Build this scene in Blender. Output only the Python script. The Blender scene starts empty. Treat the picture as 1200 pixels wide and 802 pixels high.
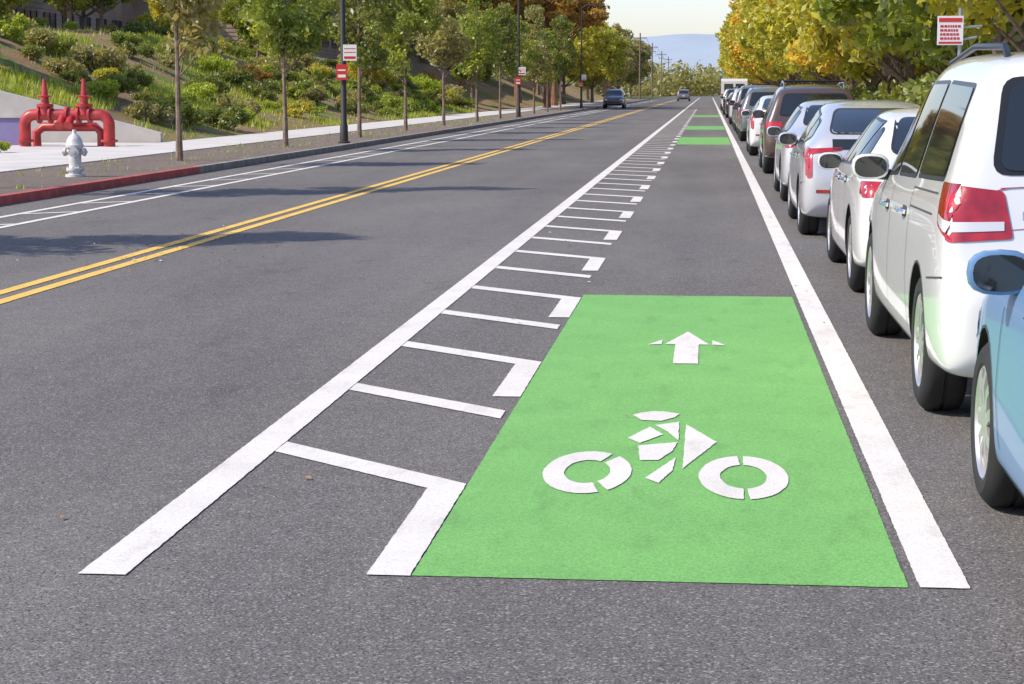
import bpy, bmesh, math, random
import numpy as np
from mathutils import Vector, Matrix, noise
from mathutils.bvhtree import BVHTree
random.seed(7); rng=np.random.default_rng(7)
S=bpy.context.scene
S.view_settings.view_transform='Standard'; S.view_settings.look='None'; S.view_settings.exposure=0
def link(o): S.collection.objects.link(o); return o
# ---------------------------------------------------------------- materials
def newmat(name):
    m=bpy.data.materials.new(name); m.use_nodes=True
    nt=m.node_tree; b=nt.nodes['Principled BSDF']; return m,nt,b
def N(nt,t,**k):
    n=nt.nodes.new(t)
    for a,v in k.items(): setattr(n,a,v)
    return n
def noise_fac(nt,scale,detail=4,coord='pos',vec=(1,1,1),lo=.35,hi=.65,rough=.5):
    if coord=='pos': src=N(nt,'ShaderNodeNewGeometry').outputs['Position']
    else: src=N(nt,'ShaderNodeTexCoord').outputs['Object']
    mp=N(nt,'ShaderNodeMapping'); mp.inputs['Scale'].default_value=vec
    nt.links.new(src,mp.inputs['Vector'])
    n=N(nt,'ShaderNodeTexNoise'); n.inputs['Scale'].default_value=scale; n.inputs['Detail'].default_value=detail
    n.inputs['Roughness'].default_value=rough
    nt.links.new(mp.outputs[0],n.inputs['Vector'])
    r=N(nt,'ShaderNodeMapRange'); r.inputs['From Min'].default_value=lo; r.inputs['From Max'].default_value=hi
    nt.links.new(n.outputs['Fac'],r.inputs['Value']); return r.outputs[0]
def mix(nt,fac,a,b,mode='MIX'):
    m=N(nt,'ShaderNodeMix',data_type='RGBA',blend_type=mode)
    for s,v in ((m.inputs[0],fac),(m.inputs[6],a),(m.inputs[7],b)):
        if isinstance(v,bpy.types.NodeSocket): nt.links.new(v,s)
        elif isinstance(v,(int,float)): s.default_value=v
        else: s.default_value=(*v,1)
    return m.outputs[2]
def bump(nt,b,h,strength,dist):
    n=N(nt,'ShaderNodeBump'); n.inputs['Strength'].default_value=strength; n.inputs['Distance'].default_value=dist
    nt.links.new(h,n.inputs['Height']); nt.links.new(n.outputs[0],b.inputs['Normal'])
def simple(name,c,rough=.6,metal=0,coat=0,var=0.0,vs=6,spec=.5,c2=None):
    m,nt,b=newmat(name)
    b.inputs['Roughness'].default_value=rough; b.inputs['Metallic'].default_value=metal
    b.inputs['Coat Weight'].default_value=coat; b.inputs['Coat Roughness'].default_value=.04
    b.inputs['Specular IOR Level'].default_value=spec
    if var or c2:
        f=noise_fac(nt,vs,5,'obj')
        c2=c2 or tuple(x*(1-var) for x in c)
        nt.links.new(mix(nt,f,c,c2),b.inputs['Base Color'])
    else: b.inputs['Base Color'].default_value=(*c,1)
    return m
def asphalt_color(nt,base=.138):
    R,G,B=base*1.03,base*.985,base*.95
    big=noise_fac(nt,.45,5,vec=(1,.3,1),rough=.6); mid=noise_fac(nt,6,5,rough=.65); fine=noise_fac(nt,120,5,lo=.38,hi=.62,rough=.75)
    v=N(nt,'ShaderNodeTexVoronoi'); v.inputs['Scale'].default_value=130; nt.links.new(N(nt,'ShaderNodeNewGeometry').outputs['Position'],v.inputs['Vector'])
    sepc=N(nt,'ShaderNodeSeparateColor'); nt.links.new(v.outputs['Color'],sepc.inputs[0])
    sp=N(nt,'ShaderNodeMapRange'); sp.inputs['From Min'].default_value=.82; sp.inputs['From Max'].default_value=1.0; nt.links.new(sepc.outputs[0],sp.inputs['Value'])
    dk=N(nt,'ShaderNodeMapRange'); dk.inputs['From Min'].default_value=.80; dk.inputs['From Max'].default_value=.95; nt.links.new(sepc.outputs[1],dk.inputs['Value'])
    trk=noise_fac(nt,1.0,2,vec=(1.1,.02,1)); spot=noise_fac(nt,1.7,6,vec=(1,.5,1),lo=.60,hi=.72,rough=.6)
    c=mix(nt,big,(R*.80,G*.80,B*.81),(R*1.14,G*1.14,B*1.14))
    c=mix(nt,trk,c,mix(nt,1.0,c,(1.16,1.15,1.13),'MULTIPLY'))
    c=mix(nt,mid,c,mix(nt,1.0,c,(.85,.85,.85),'MULTIPLY'))
    c=mix(nt,spot,c,mix(nt,1.0,c,(.74,.74,.75),'MULTIPLY'))
    c=mix(nt,fine,mix(nt,1.0,c,(.38,.38,.39),'MULTIPLY'),mix(nt,1.0,c,(1.62,1.61,1.58),'MULTIPLY'))
    c=mix(nt,sp.outputs[0],c,(R*2.3,G*2.3,B*2.3)); c=mix(nt,dk.outputs[0],c,(R*.45,G*.45,B*.46))
    return c,fine
m_asph,nt,b=newmat('asphalt'); c,f=asphalt_color(nt); nt.links.new(c,b.inputs['Base Color']); b.inputs['Roughness'].default_value=.88; b.inputs['Specular IOR Level'].default_value=.3
bump(nt,b,f,.4,.005)
def paintmat(name,col,dark,wear_lo,wear_hi,gr=.72):
    m,nt,b=newmat(name); a,f=asphalt_color(nt)
    w1=noise_fac(nt,2.2,5,lo=.3,hi=.75); fine=noise_fac(nt,70,5,lo=wear_lo,hi=wear_hi,rough=.75)
    c=mix(nt,w1,col,dark)
    pores=N(nt,'ShaderNodeMath',operation='MULTIPLY'); nt.links.new(fine,pores.inputs[0]); pores.inputs[1].default_value=.8
    c=mix(nt,pores.outputs[0],c,mix(nt,.35,a,dark))
    g=noise_fac(nt,110,5,lo=.38,hi=.62,rough=.75)
    c=mix(nt,g,mix(nt,1.0,c,(1.08,1.08,1.08),'MULTIPLY'),mix(nt,1.0,c,(gr,gr,gr),'MULTIPLY'))
    sc=noise_fac(nt,3.0,6,vec=(2,.6,1),lo=.54,hi=.74,rough=.65)
    c=mix(nt,sc,c,mix(nt,1.0,c,(.80,.79,.78),'MULTIPLY'))
    nt.links.new(c,b.inputs['Base Color']); b.inputs['Roughness'].default_value=.8; b.inputs['Specular IOR Level'].default_value=.3
    bump(nt,b,g,.2,.003); return m
m_white=paintmat('white_road_paint',(.72,.70,.665),(.62,.60,.565),.60,.74,.80)
m_yellow=paintmat('yellow_road_paint',(.82,.54,.13),(.68,.44,.10),.56,.72)
m_green=paintmat('green_road_paint',(.20,.49,.135),(.175,.43,.12),.57,.74,.62)
m_conc=simple('concrete',(.50,.47,.43),.85,var=.18,vs=1.5)
m_walk=simple('sidewalk_concrete',(.58,.56,.53),.85,var=.16,vs=.8)
m_curb=simple('curb_concrete',(.30,.28,.26),.85,var=.4,vs=3)
m_redcurb=simple('red_curb_paint',(.50,.09,.08),.7,var=.4,vs=5)
m_grav,nt,b=newmat('gravel'); f1=noise_fac(nt,14,6,lo=.35,hi=.65,rough=.8); f2=noise_fac(nt,.7,3)
nt.links.new(mix(nt,f1,mix(nt,f2,(.12,.09,.075),(.19,.145,.12)),(.34,.28,.23)),b.inputs['Base Color']); b.inputs['Roughness'].default_value=.95; bump(nt,b,f1,1,.03)
def groundmat(name,a,b2,c3,s=.35):
    m,nt,b=newmat(name); f1=noise_fac(nt,s,4,lo=.46,hi=.58); f2=noise_fac(nt,7,6,lo=.3,hi=.7,rough=.8); f3=noise_fac(nt,s*1.7,3,lo=.5,hi=.6)
    c=mix(nt,f1,a,b2); c=mix(nt,f3,c,c3); nt.links.new(mix(nt,f2,mix(nt,1.0,c,(.55,.55,.55),'MULTIPLY'),c),b.inputs['Base Color'])
    b.inputs['Roughness'].default_value=.95; bump(nt,b,f2,1,.08); return m
m_hill=groundmat('hillside_soil',(.46,.28,.15),(.22,.33,.045),(.50,.34,.19))
m_lawn=groundmat('ground_grass',(.08,.14,.03),(.12,.16,.04),(.16,.13,.06),.1)
def leafmat(name,ca,cb,cc,tr=.45):
    m,nt,b=newmat(name); nt.nodes.remove(b); out=nt.nodes['Material Output']
    oi=N(nt,'ShaderNodeObjectInfo'); ge=N(nt,'ShaderNodeNewGeometry')
    f=noise_fac(nt,.9,3,lo=.38,hi=.62)
    c=mix(nt,f,ca,cb); c=mix(nt,ge.outputs['Random Per Island'],mix(nt,1.0,c,(.6,.65,.55),'MULTIPLY'),mix(nt,1.0,c,(1.5,1.4,1.2),'MULTIPLY'))
    mr=N(nt,'ShaderNodeMapRange'); mr.inputs['To Max'].default_value=.55
    nt.links.new(oi.outputs['Random'],mr.inputs['Value']); c=mix(nt,mr.outputs[0],c,mix(nt,.5,c,cc))
    d=N(nt,'ShaderNodeBsdfDiffuse'); t=N(nt,'ShaderNodeBsdfTranslucent'); g=N(nt,'ShaderNodeBsdfGlossy'); g.inputs['Roughness'].default_value=.45
    nt.links.new(c,d.inputs[0]); nt.links.new(mix(nt,1.0,c,(1.7,1.5,.7),'MULTIPLY'),t.inputs[0])
    m1=N(nt,'ShaderNodeMixShader'); m1.inputs[0].default_value=tr; nt.links.new(d.outputs[0],m1.inputs[1]); nt.links.new(t.outputs[0],m1.inputs[2])
    m2=N(nt,'ShaderNodeMixShader'); m2.inputs[0].default_value=.05; nt.links.new(m1.outputs[0],m2.inputs[1]); nt.links.new(g.outputs[0],m2.inputs[2])
    nt.links.new(m2.outputs[0],out.inputs[0]); return m
m_lgreen=leafmat('leaves_green',(.16,.23,.04),(.27,.33,.06),(.34,.36,.07))
m_ldark=leafmat('leaves_dark_green',(.11,.16,.04),(.18,.22,.05),(.24,.24,.06))
m_lyel=leafmat('leaves_autumn',(.60,.46,.07),(.36,.38,.06),(.70,.46,.08))
m_lyg=leafmat('leaves_yellow_green',(.32,.36,.05),(.44,.44,.07),(.54,.46,.08))
m_lora=leafmat('leaves_pine_orange_lit',(.22,.17,.04),(.36,.22,.06),(.44,.23,.06))  # orange sunlight on the pine crowns is put into this leaf colour
m_lbright=leafmat('leaves_groundcover',(.34,.44,.05),(.24,.34,.04),(.40,.40,.09))
m_lgrey=leafmat('leaves_sage',(.24,.26,.12),(.32,.31,.14),(.34,.27,.12))
m_bark=simple('bark',(.27,.20,.145),.9,c2=(.14,.10,.07),vs=8)
m_barkred=simple('pine_bark',(.32,.16,.08),.9,c2=(.18,.09,.05),vs=5)
m_tyre=simple('tyre_rubber',(.022,.022,.023),.75,var=.3)
m_rim=simple('alloy',(.62,.61,.60),.3,.75)
m_well=simple('wheel_well',(.012,.012,.012),.9)
m_glass=simple('tinted_glass',(.014,.02,.022),.04,spec=.9)
m_trim=simple('black_trim',(.015,.015,.016),.35)
m_seam=simple('panel_gap',(.05,.05,.05),.8)
m_red=simple('tail_lamp_red',(.50,.014,.018),.12,coat=1,c2=(.26,.006,.010),vs=9)
m_clear=simple('lamp_clear',(.62,.62,.64),.1,coat=1)
m_orange=simple('lamp_amber',(.6,.2,.03),.15,coat=1)
m_chrome=simple('chrome',(.75,.75,.76),.12,1)
m_plate=simple('number_plate',(.7,.7,.72),.4)
m_steel=simple('galvanised_steel',(.38,.39,.40),.4,.7,var=.15)
m_dark=simple('painted_pole',(.035,.032,.03),.5)
m_sign=simple('sign_white',(.75,.74,.72),.4)
m_signred=simple('sign_red',(.55,.03,.03),.4)
m_firered=simple('red_pipe_paint',(.50,.035,.035),.4,coat=.3,var=.35,vs=4)
m_hyd=simple('hydrant_paint',(.66,.66,.65),.45,var=.25,vs=8)
def paint(name,c,metal=0,coat=1): return simple(name,c,.34,metal,coat=coat)
P_white=paint('car_paint_white',(.71,.71,.705)); P_blue=paint('car_paint_blue',(.12,.24,.44),0,.35); P_silver=paint('car_paint_silver',(.54,.55,.57),.3)
P_brown=paint('car_paint_brown',(.085,.055,.047),.2); P_red=paint('car_paint_red',(.34,.02,.02)); P_black=paint('car_paint_black',(.02,.02,.024)); P_grey=paint('car_paint_grey',(.16,.17,.18),.4)
# ---------------------------------------------------------------- mesh builder
class MB:
    def __init__(s): s.v=[];s.f=[];s.m=[]
    def add(s,v,f,m=0):
        o=len(s.v); s.v+= [tuple(p) for p in v]; s.f+=[tuple(i+o for i in q) for q in f]; s.m+=[m]*len(f)
    def tube(s,pts,rad,n=8,m=0,cap=True):
        pts=[Vector(p) for p in pts]; vs=[];fs=[]
        if not hasattr(rad,'__len__'): rad=[rad]*len(pts)
        up=None
        for i,p in enumerate(pts):
            d=(pts[min(i+1,len(pts)-1)]-pts[max(i-1,0)]).normalized()
            if up is None: up=Vector((0,0,1)) if abs(d.z)<.9 else Vector((1,0,0))
            a=d.cross(up).normalized(); b=a.cross(d).normalized(); up=b
            for k in range(n):
                t=2*math.pi*k/n; vs.append(p+(a*math.cos(t)+b*math.sin(t))*rad[i])
        for i in range(len(pts)-1):
            for k in range(n): fs.append((i*n+k,i*n+(k+1)%n,(i+1)*n+(k+1)%n,(i+1)*n+k))
        if cap: fs.append(tuple(range(n))[::-1]); fs.append(tuple((len(pts)-1)*n+k for k in range(n)))
        s.add(vs,fs,m)
    def box(s,a,b,m=0):
        x0,y0,z0=a;x1,y1,z1=b
        s.add([(x0,y0,z0),(x1,y0,z0),(x1,y1,z0),(x0,y1,z0),(x0,y0,z1),(x1,y0,z1),(x1,y1,z1),(x0,y1,z1)],
              [(0,3,2,1),(4,5,6,7),(0,1,5,4),(1,2,6,5),(2,3,7,6),(3,0,4,7)],m)
    def lathe(s,prof,n=24,m=0,c=(0,0,0),axis='z'):
        vs=[];fs=[]
        for (h,r) in prof:
            for k in range(n):
                t=2*math.pi*k/n
                if axis=='z': vs.append((c[0]+r*math.cos(t),c[1]+r*math.sin(t),c[2]+h))
                elif axis=='x': vs.append((c[0]+h,c[1]+r*math.cos(t),c[2]+r*math.sin(t)))
                else: vs.append((c[0]+r*math.cos(t),c[1]+h,c[2]+r*math.sin(t)))
        for i in range(len(prof)-1):
            for k in range(n): fs.append((i*n+k,i*n+(k+1)%n,(i+1)*n+(k+1)%n,(i+1)*n+k))
        s.add(vs,fs,m)
    def mesh(s,name,mats,smooth=False,angle=None):
        me=bpy.data.meshes.new(name); me.from_pydata(s.v,[],s.f)
        for m in mats: me.materials.append(m)
        me.polygons.foreach_set('material_index',s.m)
        if smooth:
            me.polygons.foreach_set('use_smooth',[True]*len(s.f))
            me.set_sharp_from_angle(angle=math.radians(angle or 40))
        me.update(); return me
    def obj(s,name,mats,smooth=False,angle=None,parent=None,loc=None):
        o=link(bpy.data.objects.new(name,s.mesh(name,mats,smooth,angle)))
        if parent: o.parent=parent
        if loc: o.location=loc
        return o
def sheet(name,x0,x1,y0,y1,z,mat):
    m=MB(); m.add([(x0,y0,z),(x1,y0,z),(x1,y1,z),(x0,y1,z)],[(0,1,2,3)]); return m.obj(name,[mat])
# ---------------------------------------------------------------- ground
sheet('ground',-3500,3500,-60,6000,-.03,m_lawn)
sheet('road',-9.7,3.4,-30,900,0,m_asph)
k=MB()
k.box((-9.86,37,-.02),(-9.7,330,.13)); k.box((3.4,-30,-.02),(3.56,420,.13)); k.box((-9.86,-30,-.02),(-9.7,37,.13),1)
k.obj('curb',[m_curb,m_redcurb])
sheet('gravel_strip',-12.6,-9.86,-30,330,.115,m_grav)
w=MB(); y=-30
while y<330:
    w.box((-15.2,y,0),(-12.6,y+1.485,.135)); y+=1.5
y=-30
while y<300:
    w.box((3.57,y,0),(5.3,y+1.485,.135)); y+=1.5
w.obj('sidewalk',[m_walk])
sheet('concrete_pad',-26,-15.22,40,53.9,.125,m_walk)
sheet('planting_bed',-60,-15.22,-10,39.9,.10,m_hill)
sheet('verge',5.32,60,-30,400,.08,m_lawn)
sheet('parking_lot',7.6,30,36,75,.10,m_asph)
def hz(x,y):
    t=max(0,min(1,(-15.6-x)/11)); t2=t*t*(3-2*t)
    n=noise.noise(Vector((x*.12,y*.07,0)))*.6*min(1,t*3)
    return .13+3.7*(.55*t+.45*t2)+n+ max(0,min(1,(-28-x)/20))*1.2
h=MB(); nx,ny=46,110; xs=[-15.22-i*1.0 for i in range(nx)]; ys=[54.15+j*2.6 for j in range(ny)]
h.add([(x,y,hz(x,y) if i else .12) for y in ys for i,x in enumerate(xs)],[(j*nx+i,j*nx+i+1,(j+1)*nx+i+1,(j+1)*nx+i) for j in range(ny-1) for i in range(nx-1)])
h.obj('hillside',[m_hill],True,80)
# ---------------------------------------------------------------- markings
def dens(pts,step=.05,j=.0018):
    out=[]
    for i,p in enumerate(pts):
        q=pts[(i+1)%len(pts)]; L=math.dist(p,q); n=max(1,min(400,int(L/step)))
        for t in range(n):
            u=t/n; out.append((p[0]+(q[0]-p[0])*u+random.uniform(-j,j),p[1]+(q[1]-p[1])*u+random.uniform(-j,j)))
    return out
def mark(name,polys,mat,z):
    m=MB()
    for p in polys:
        d=dens(p,.03 if max(q[1] for q in p)<30 else 3.0)
        m.add([(x,y,z) for x,y in d],[tuple(range(len(d)))])
    return m.obj(name,[mat])
def rect(x0,x1,y0,y1): return [(x0,y0),(x1,y0),(x1,y1),(x0,y1)]
def longline(x0,x1,y0,y1):
    out=[];y=y0
    while y<y1:
        e=min(y1,y+ (4 if y<28 else 40)); out.append(rect(x0,x1,y,e)); y=e
    return out
mark('green_bike_lane_panel',[rect(-.95,.655,6.22,15.16),rect(-.95,.655,58,67),rect(-.95,.655,80,88),rect(-.95,.655,118,126)],m_green,.003)
mark('bike_lane_edge_line',longline(.69,.85,6.22,420),m_white,.005)
mark('buffer_edge_line',longline(-2.045,-1.885,6.13,420),m_white,.005)
hat=[]; yl=8.48; i=0
while yl<170:
    yr=yl-.87
    if i%2==0:
        e=6.21 if i==0 else yr-1.2
        hat.append([(-1.88,yl-.12),(-1.10,yl-.12-.73),(-1.10,e),(-.955,e),(-.955,yr+.12),(-1.88,yl+.12)])
    else: hat.append([(-1.88,yl-.12),(-.985,yl-.12-.84),(-.985,yl+.12-.84),(-1.88,yl+.12)])
    yl+=1.8; i+=1
mark('buffer_hatching',hat,m_white,.005)
mark('double_yellow_line',longline(-5.58,-5.46,-5,420)+longline(-5.34,-5.22,-5,420),m_yellow,.005)
lad=longline(-8.2,-8.09,-5,330)+longline(-8.86,-8.75,-5,330)
y=10
while y<300:
    lad.append([(-8.745,y),(-8.205,y+.5),(-8.205,y+.68),(-8.745,y+.18)]); y+=2.4
mark('far_lane_buffer_marking',lad,m_white,.005)
sym=[]
def arc(cx,cy,a0,a1,rx=.183,ry=.455,ix=.095,iy=.25):
    n=18; o=[];q=[]
    for t in range(n+1):
        a=math.radians(a0+(a1-a0)*t/n); o.append((cx+rx*math.cos(a),cy+ry*math.sin(a))); q.append((cx+ix*math.cos(a),cy+iy*math.sin(a)))
    return o+q[::-1]
sym+=[arc(-.485,8.03,62,292),arc(-.485,8.03,-56,50),arc(.16,7.98,96,268),arc(.16,7.98,-84,88)]
sym+=[[(-.350,9.479),(-.311,9.56),(-.255,9.60),(-.194,9.60),(-.122,9.53),(-.150,9.42),(-.209,9.318),(-.303,9.333)][::-1],
[(-.349,8.837),(-.290,8.713),(-.192,8.942),(-.257,9.147)],
[(-.234,9.194),(-.170,9.013),(-.119,8.795),(-.123,9.30)],
[(-.089,9.232),(-.091,8.131),(.054,8.768)],
[(-.295,8.647),(-.276,8.301),(-.196,8.309),(-.141,8.536),(-.122,8.75)],
[(-.241,7.913),(-.183,7.813),(-.133,8.088),(-.124,8.375)]]
mark('bicycle_symbol',sym,m_white,.007)
ar=[[(-.19,11.33),(-.045,11.33),(-.045,12.2),(.02,12.2),(-.118,12.86),(-.255,12.2),(-.19,12.2)],
[(-.36,12.17),(-.275,12.2),(-.275,12.42)],[(.04,12.2),(.125,12.17),(.04,12.42)]]
mark('arrow_marking',ar,m_white,.007)
# ---------------------------------------------------------------- vegetation
def leafcloud(cent,rad,n,size,flat=.8):
    cent=np.array(cent); rad=np.array(rad); w=rad**2; w/=w.sum()
    idx=rng.choice(len(cent),n,p=w); d=rng.normal(size=(n,3)); d/=np.linalg.norm(d,axis=1)[:,None]
    r=rng.random(n)**.45
    p=cent[idx]+d*(rad[idx]*r)[:,None]*np.array([1,1,flat])
    u=rng.normal(size=(n,3)); u/=np.linalg.norm(u,axis=1)[:,None]
    q=rng.normal(size=(n,3)); v=np.cross(u,q); v/=np.linalg.norm(v,axis=1)[:,None]
    s=size*(.6+.8*rng.random(n))[:,None]
    V=np.stack([p-u*s,p-v*s*.5,p+u*s,p+v*s*.5],1).reshape(-1,3)
    return V
def addleaves(mb,V,m):
    o=len(mb.v); mb.v+=list(map(tuple,V.tolist())); n=len(V)//4
    mb.f+=[(o+4*i,o+4*i+1,o+4*i+2,o+4*i+3) for i in range(n)]; mb.m+=[m]*n
def treemesh(name,H,cb,R,ncl,cr,nl,ls,tr,leaf,bark=m_bark,seed=0,shape='oval',flat=.8,lean=.0):
    random.seed(seed); mb=MB(); c=[];rad=[]
    cz=(H+cb)/2; hh=(H-cb)/2
    for i in range(ncl):
        while True:
            x,y,z=[random.uniform(-1,1) for _ in range(3)]
            q=x*x+y*y+z*z
            if .12<q<1: break
        if shape=='cone': k_=(1-.55*(z+1)/2)
        elif shape=='umb': z=abs(z)*.9-.2; k_=1
        else: k_=1
        c.append((x*R*k_+lean*(z+1)*hh,y*R*k_,cz+z*hh)); rad.append(cr*random.uniform(.6,1.25))
    pts=[];rr=[];n=6
    for i in range(n+1):
        t=i/n; pts.append((random.uniform(-1,1)*.02*H*t*.6+lean*max(0,t*H*.85-cb),random.uniform(-1,1)*.02*H*t*.6,t*H*.85)); rr.append(tr*(1.25 if i==0 else 1)*(1-.8*t))
    mb.tube(pts,rr,8,0)
    for cc in c[::max(1,ncl//26)]:
        z0=min(H*.8,max(cb*.75,cc[2]-R*.55)); t=z0/(H*.85); i=min(n-1,int(t*n)); u=t*n-i
        b=Vector(pts[i]).lerp(Vector(pts[i+1]),u); e=Vector(cc); md=b.lerp(e,.5)+Vector((0,0,-.06*R))
        r0=tr*(1-.8*t)*.5; mb.tube([b,md,e],[r0,r0*.6,r0*.2],5,0,False)
    addleaves(mb,leafcloud(c,rad,nl,ls,flat),1)
    return mb.mesh(name,[bark,leaf])
def place(name,me,x,y,z=0,s=1,rot=None,mat=None):
    o=link(bpy.data.objects.new(name,me)); o.location=(x,y,z); o.scale=(s,s,s*random.uniform(.94,1.08)); o.rotation_euler=(0,0,random.uniform(0,6.28) if rot is None else rot)
    if mat: o.material_slots[1].link='OBJECT'; o.material_slots[1].material=mat
    return o
young=[treemesh('young_tree',5.9+.3*i,1.7,1.35,36,.42,4000,.085,.06,m_lgreen,seed=10+i,shape='cone') for i in range(3)]
big=[treemesh('big_tree',10.5,2.3,4.3,105,.85,15000,.18,.20,m_lgreen,seed=20+i) for i in range(3)]
pine=treemesh('pine',11,5.2,5.2,60,1.15,13000,.19,.30,m_lora,m_barkred,seed=41,shape='umb',flat=.45)
shr=[]
for i in range(3):
    random.seed(50+i); c=[(random.uniform(-.5,.5),random.uniform(-.5,.5),random.uniform(.15,.55)) for _ in range(14)]
    mb=MB(); 
    for cc in c[:6]: mb.tube([(0,0,-.1),cc],[.03,.01],4,0,False)
    addleaves(mb,leafcloud(c,[random.uniform(.16,.32) for _ in c],1900,.055),1); shr.append(mb.mesh('shrub',[m_bark,m_lgreen]))
random.seed(3)
for i,y in enumerate([7.5,18,28.6,40.3,50.5,61,71.5,82,92.5,103,113.5,124,134.5,145]):
    place('street_tree',young[i%3],-10.95+random.uniform(-.1,.1),y,.11,random.uniform(.95,1.12) if y>30 else 1.2,mat=[m_lgreen,m_ldark,m_lgreen,m_lgrey][i%4])
for (x,y,s,mt) in [(-29,88,.5,m_lgreen),(-33,100,.6,m_ldark),(-24,104,.45,m_lgreen),(-27,124,.55,m_lgreen),(-22,138,.6,m_ldark),(-34,84,.55,m_lgreen),(-30,112,.5,m_lyg),(-18,150,.7,m_lgreen),(-38,118,.8,m_lgreen),(-23,60,.50,m_lgreen),(-27,70,.55,m_ldark),(-21,122,.4,m_lgreen),(-34,92,.7,m_lgreen),(-30,96,.55,m_lgreen),(-19.5,112,.38,m_lyg),(-24,116,.5,m_lgreen)]:
    place('landscape_tree',random.choice(big),x,y,hz(x,y)-.1,s,mat=mt)
for (x,y,s) in [(-13.6,166,1.0),(-17,176,1.1),(-14.5,186,.95),(-20,160,1.05)]: place('pine_tree',pine,x,y,.1,s)
for (x,y,s,mt) in [(-15,205,1.0,m_lyg),(-19,220,1.1,m_lgreen),(-14,238,.95,m_lyg),(-16,262,1.0,m_lgreen),(-22,250,1.1,m_lgreen),(-15,290,1.0,m_lgrey),(-24,200,1.2,m_lgreen),(-28,230,1.3,m_ldark),(-17,320,1.15,m_lgrey),(-16,350,1.1,m_lgrey),(-18,385,1.15,m_lgrey),(-17,430,1.2,m_lgrey)]:
    place('roadside_tree',random.choice(big),x,y,.1,s,mat=mt)
y=34; i=0
while y<330:
    warm=y>75
    mt=random.choice([m_lyel,m_lyel,m_lyg,m_lyg]) if warm else [m_lyg,m_lgreen,m_lgreen,m_lyg][i%4]
    place('shade_tree',big[i%3],6.3+random.uniform(-.3,.5),y,.1,random.uniform(.85,1.05) if y<120 else random.uniform(1.0,1.15),mat=mt); y+=random.uniform(8.5,10.5); i+=1
for (x,y,s) in [(12,50,.9),(17,62,1),(13,72,.9),(21,75,1.1),(12,88,1),(18,95,1.1),(26,90,1.2),(13,108,1.05),(22,118,1.1),(13,130,1.1),(30,112,1.3),(14,150,1.1),(16,175,1.2),(12,200,1.2),(24,60,1.0),(28,72,1.1),(19,52,.8)]:
    place('park_tree',random.choice(big),x,y,.05,s,mat=random.choice([m_lgreen,m_lgreen,m_lyg,m_lyel]))
random.seed(9)
dm=MB(); c=[];r=[]
for i in range(900):
    if i<420: x=random.uniform(-75,60); y=random.uniform(520,600); H=random.uniform(3,9)
    elif i<700: x=random.uniform(-60,-18); y=random.uniform(300,480); H=random.uniform(3,9)
    else: x=random.uniform(6,40); y=random.uniform(330,480); H=random.uniform(5,13)
    for z in (H*.25,H*.6,H*.9): c.append((x+random.uniform(-2,2),y,z)); r.append(random.uniform(1.3,3.2))
addleaves(dm,leafcloud(c,r,60000,.6),0); dm.obj('distant_trees',[m_lgrey])
random.seed(12)
for i in range(175):
    y=random.uniform(55,140); x=-15.9-abs(random.gauss(0,7)); 
    if x<-34: continue
    s=random.uniform(.45,1.3)*(1 if i%6 else 1.5)
    place('shrub',random.choice(shr),x,y,hz(x,y)-.05,s,mat=random.choice([m_lgreen,m_lbright,m_ldark,m_lgrey,m_lgrey,m_lbright,m_lyg,m_lora] if i%3==0 else [m_lgreen,m_lbright,m_ldark,m_lgrey]))
for (x,y,s) in [(-18.6,46.3,.9),(-19.6,48,1.1),(-18.4,44.5,.8),(-20.5,45,1),(-17.2,43,.5),(-17.8,44,.6),(-16.6,44.8,.45)]: place('shrub',random.choice(shr),x,y,.1,s,mat=random.choice([m_lbright,m_lgreen]))
for i in range(34): place('hedge_shrub',random.choice(shr),random.uniform(5.9,7.3),30+i*2.5,.05,random.uniform(1.5,2.5),mat=random.choice([m_lgreen,m_lgreen,m_lyg,m_ldark]))
g=[];gf=[]
def tuft(x,y,z,hh,n):
    for _ in range(n):
        a=random.uniform(0,6.28); dx,dy=math.cos(a),math.sin(a); l=hh*random.uniform(.6,1.2); ox,oy=x+random.gauss(0,.12),y+random.gauss(0,.12); ww=.02
        o=len(g); g.extend([(ox-dy*ww,oy+dx*ww,z-.03),(ox+dy*ww,oy-dx*ww,z-.03),(ox+dx*l*.45,oy+dy*l*.45,z+l)]); gf.append((o,o+1,o+2))
cnt=0
while cnt<8000:
    x=-15.4-random.random()**1.2*16; y=54.5+random.random()**1.3*75
    if noise.noise(Vector((x*.22,y*.12,3)))<.04: 
        if random.random()<.94: continue
    tuft(x,y,hz(x,y),random.uniform(.12,.32),6); cnt+=1
for _ in range(260): tuft(random.uniform(-12.5,-10.1),random.uniform(20,110),.11,random.uniform(.05,.12),4)
me=bpy.data.meshes.new('grass'); me.from_pydata(g,[],gf); me.materials.append(m_lbright); link(bpy.data.objects.new('grass',me))
lf=MB()
for i in range(560):
    q=random.random()
    if q<.35: x,y=random.gauss(-5.3,.5),random.gauss(19.5,1.5)
    elif q<.6: x,y=random.uniform(-9.6,-7),random.uniform(20,60)
    elif q<.85: x,y=random.choice([.95,-1.5,.98])+random.gauss(0,.2),random.uniform(9,45)
    else: x,y=random.uniform(-9,.9),random.uniform(5.2,50)
    a=random.uniform(0,6.28); s=random.uniform(.007,.024); dx,dy=math.cos(a)*s,math.sin(a)*s
    lf.add([(x-dx,y-dy,.010),(x+dy*.5,y-dx*.5,.016),(x+dx,y+dy,.012),(x-dy*.5,y+dx*.5,.011)],[(0,1,2,3)],0 if random.random()<.93 else 1)
lf.obj('fallen_leaves',[simple('dry_leaf',(.38,.20,.06),.8,c2=(.2,.1,.04),vs=3),m_sign])
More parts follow.
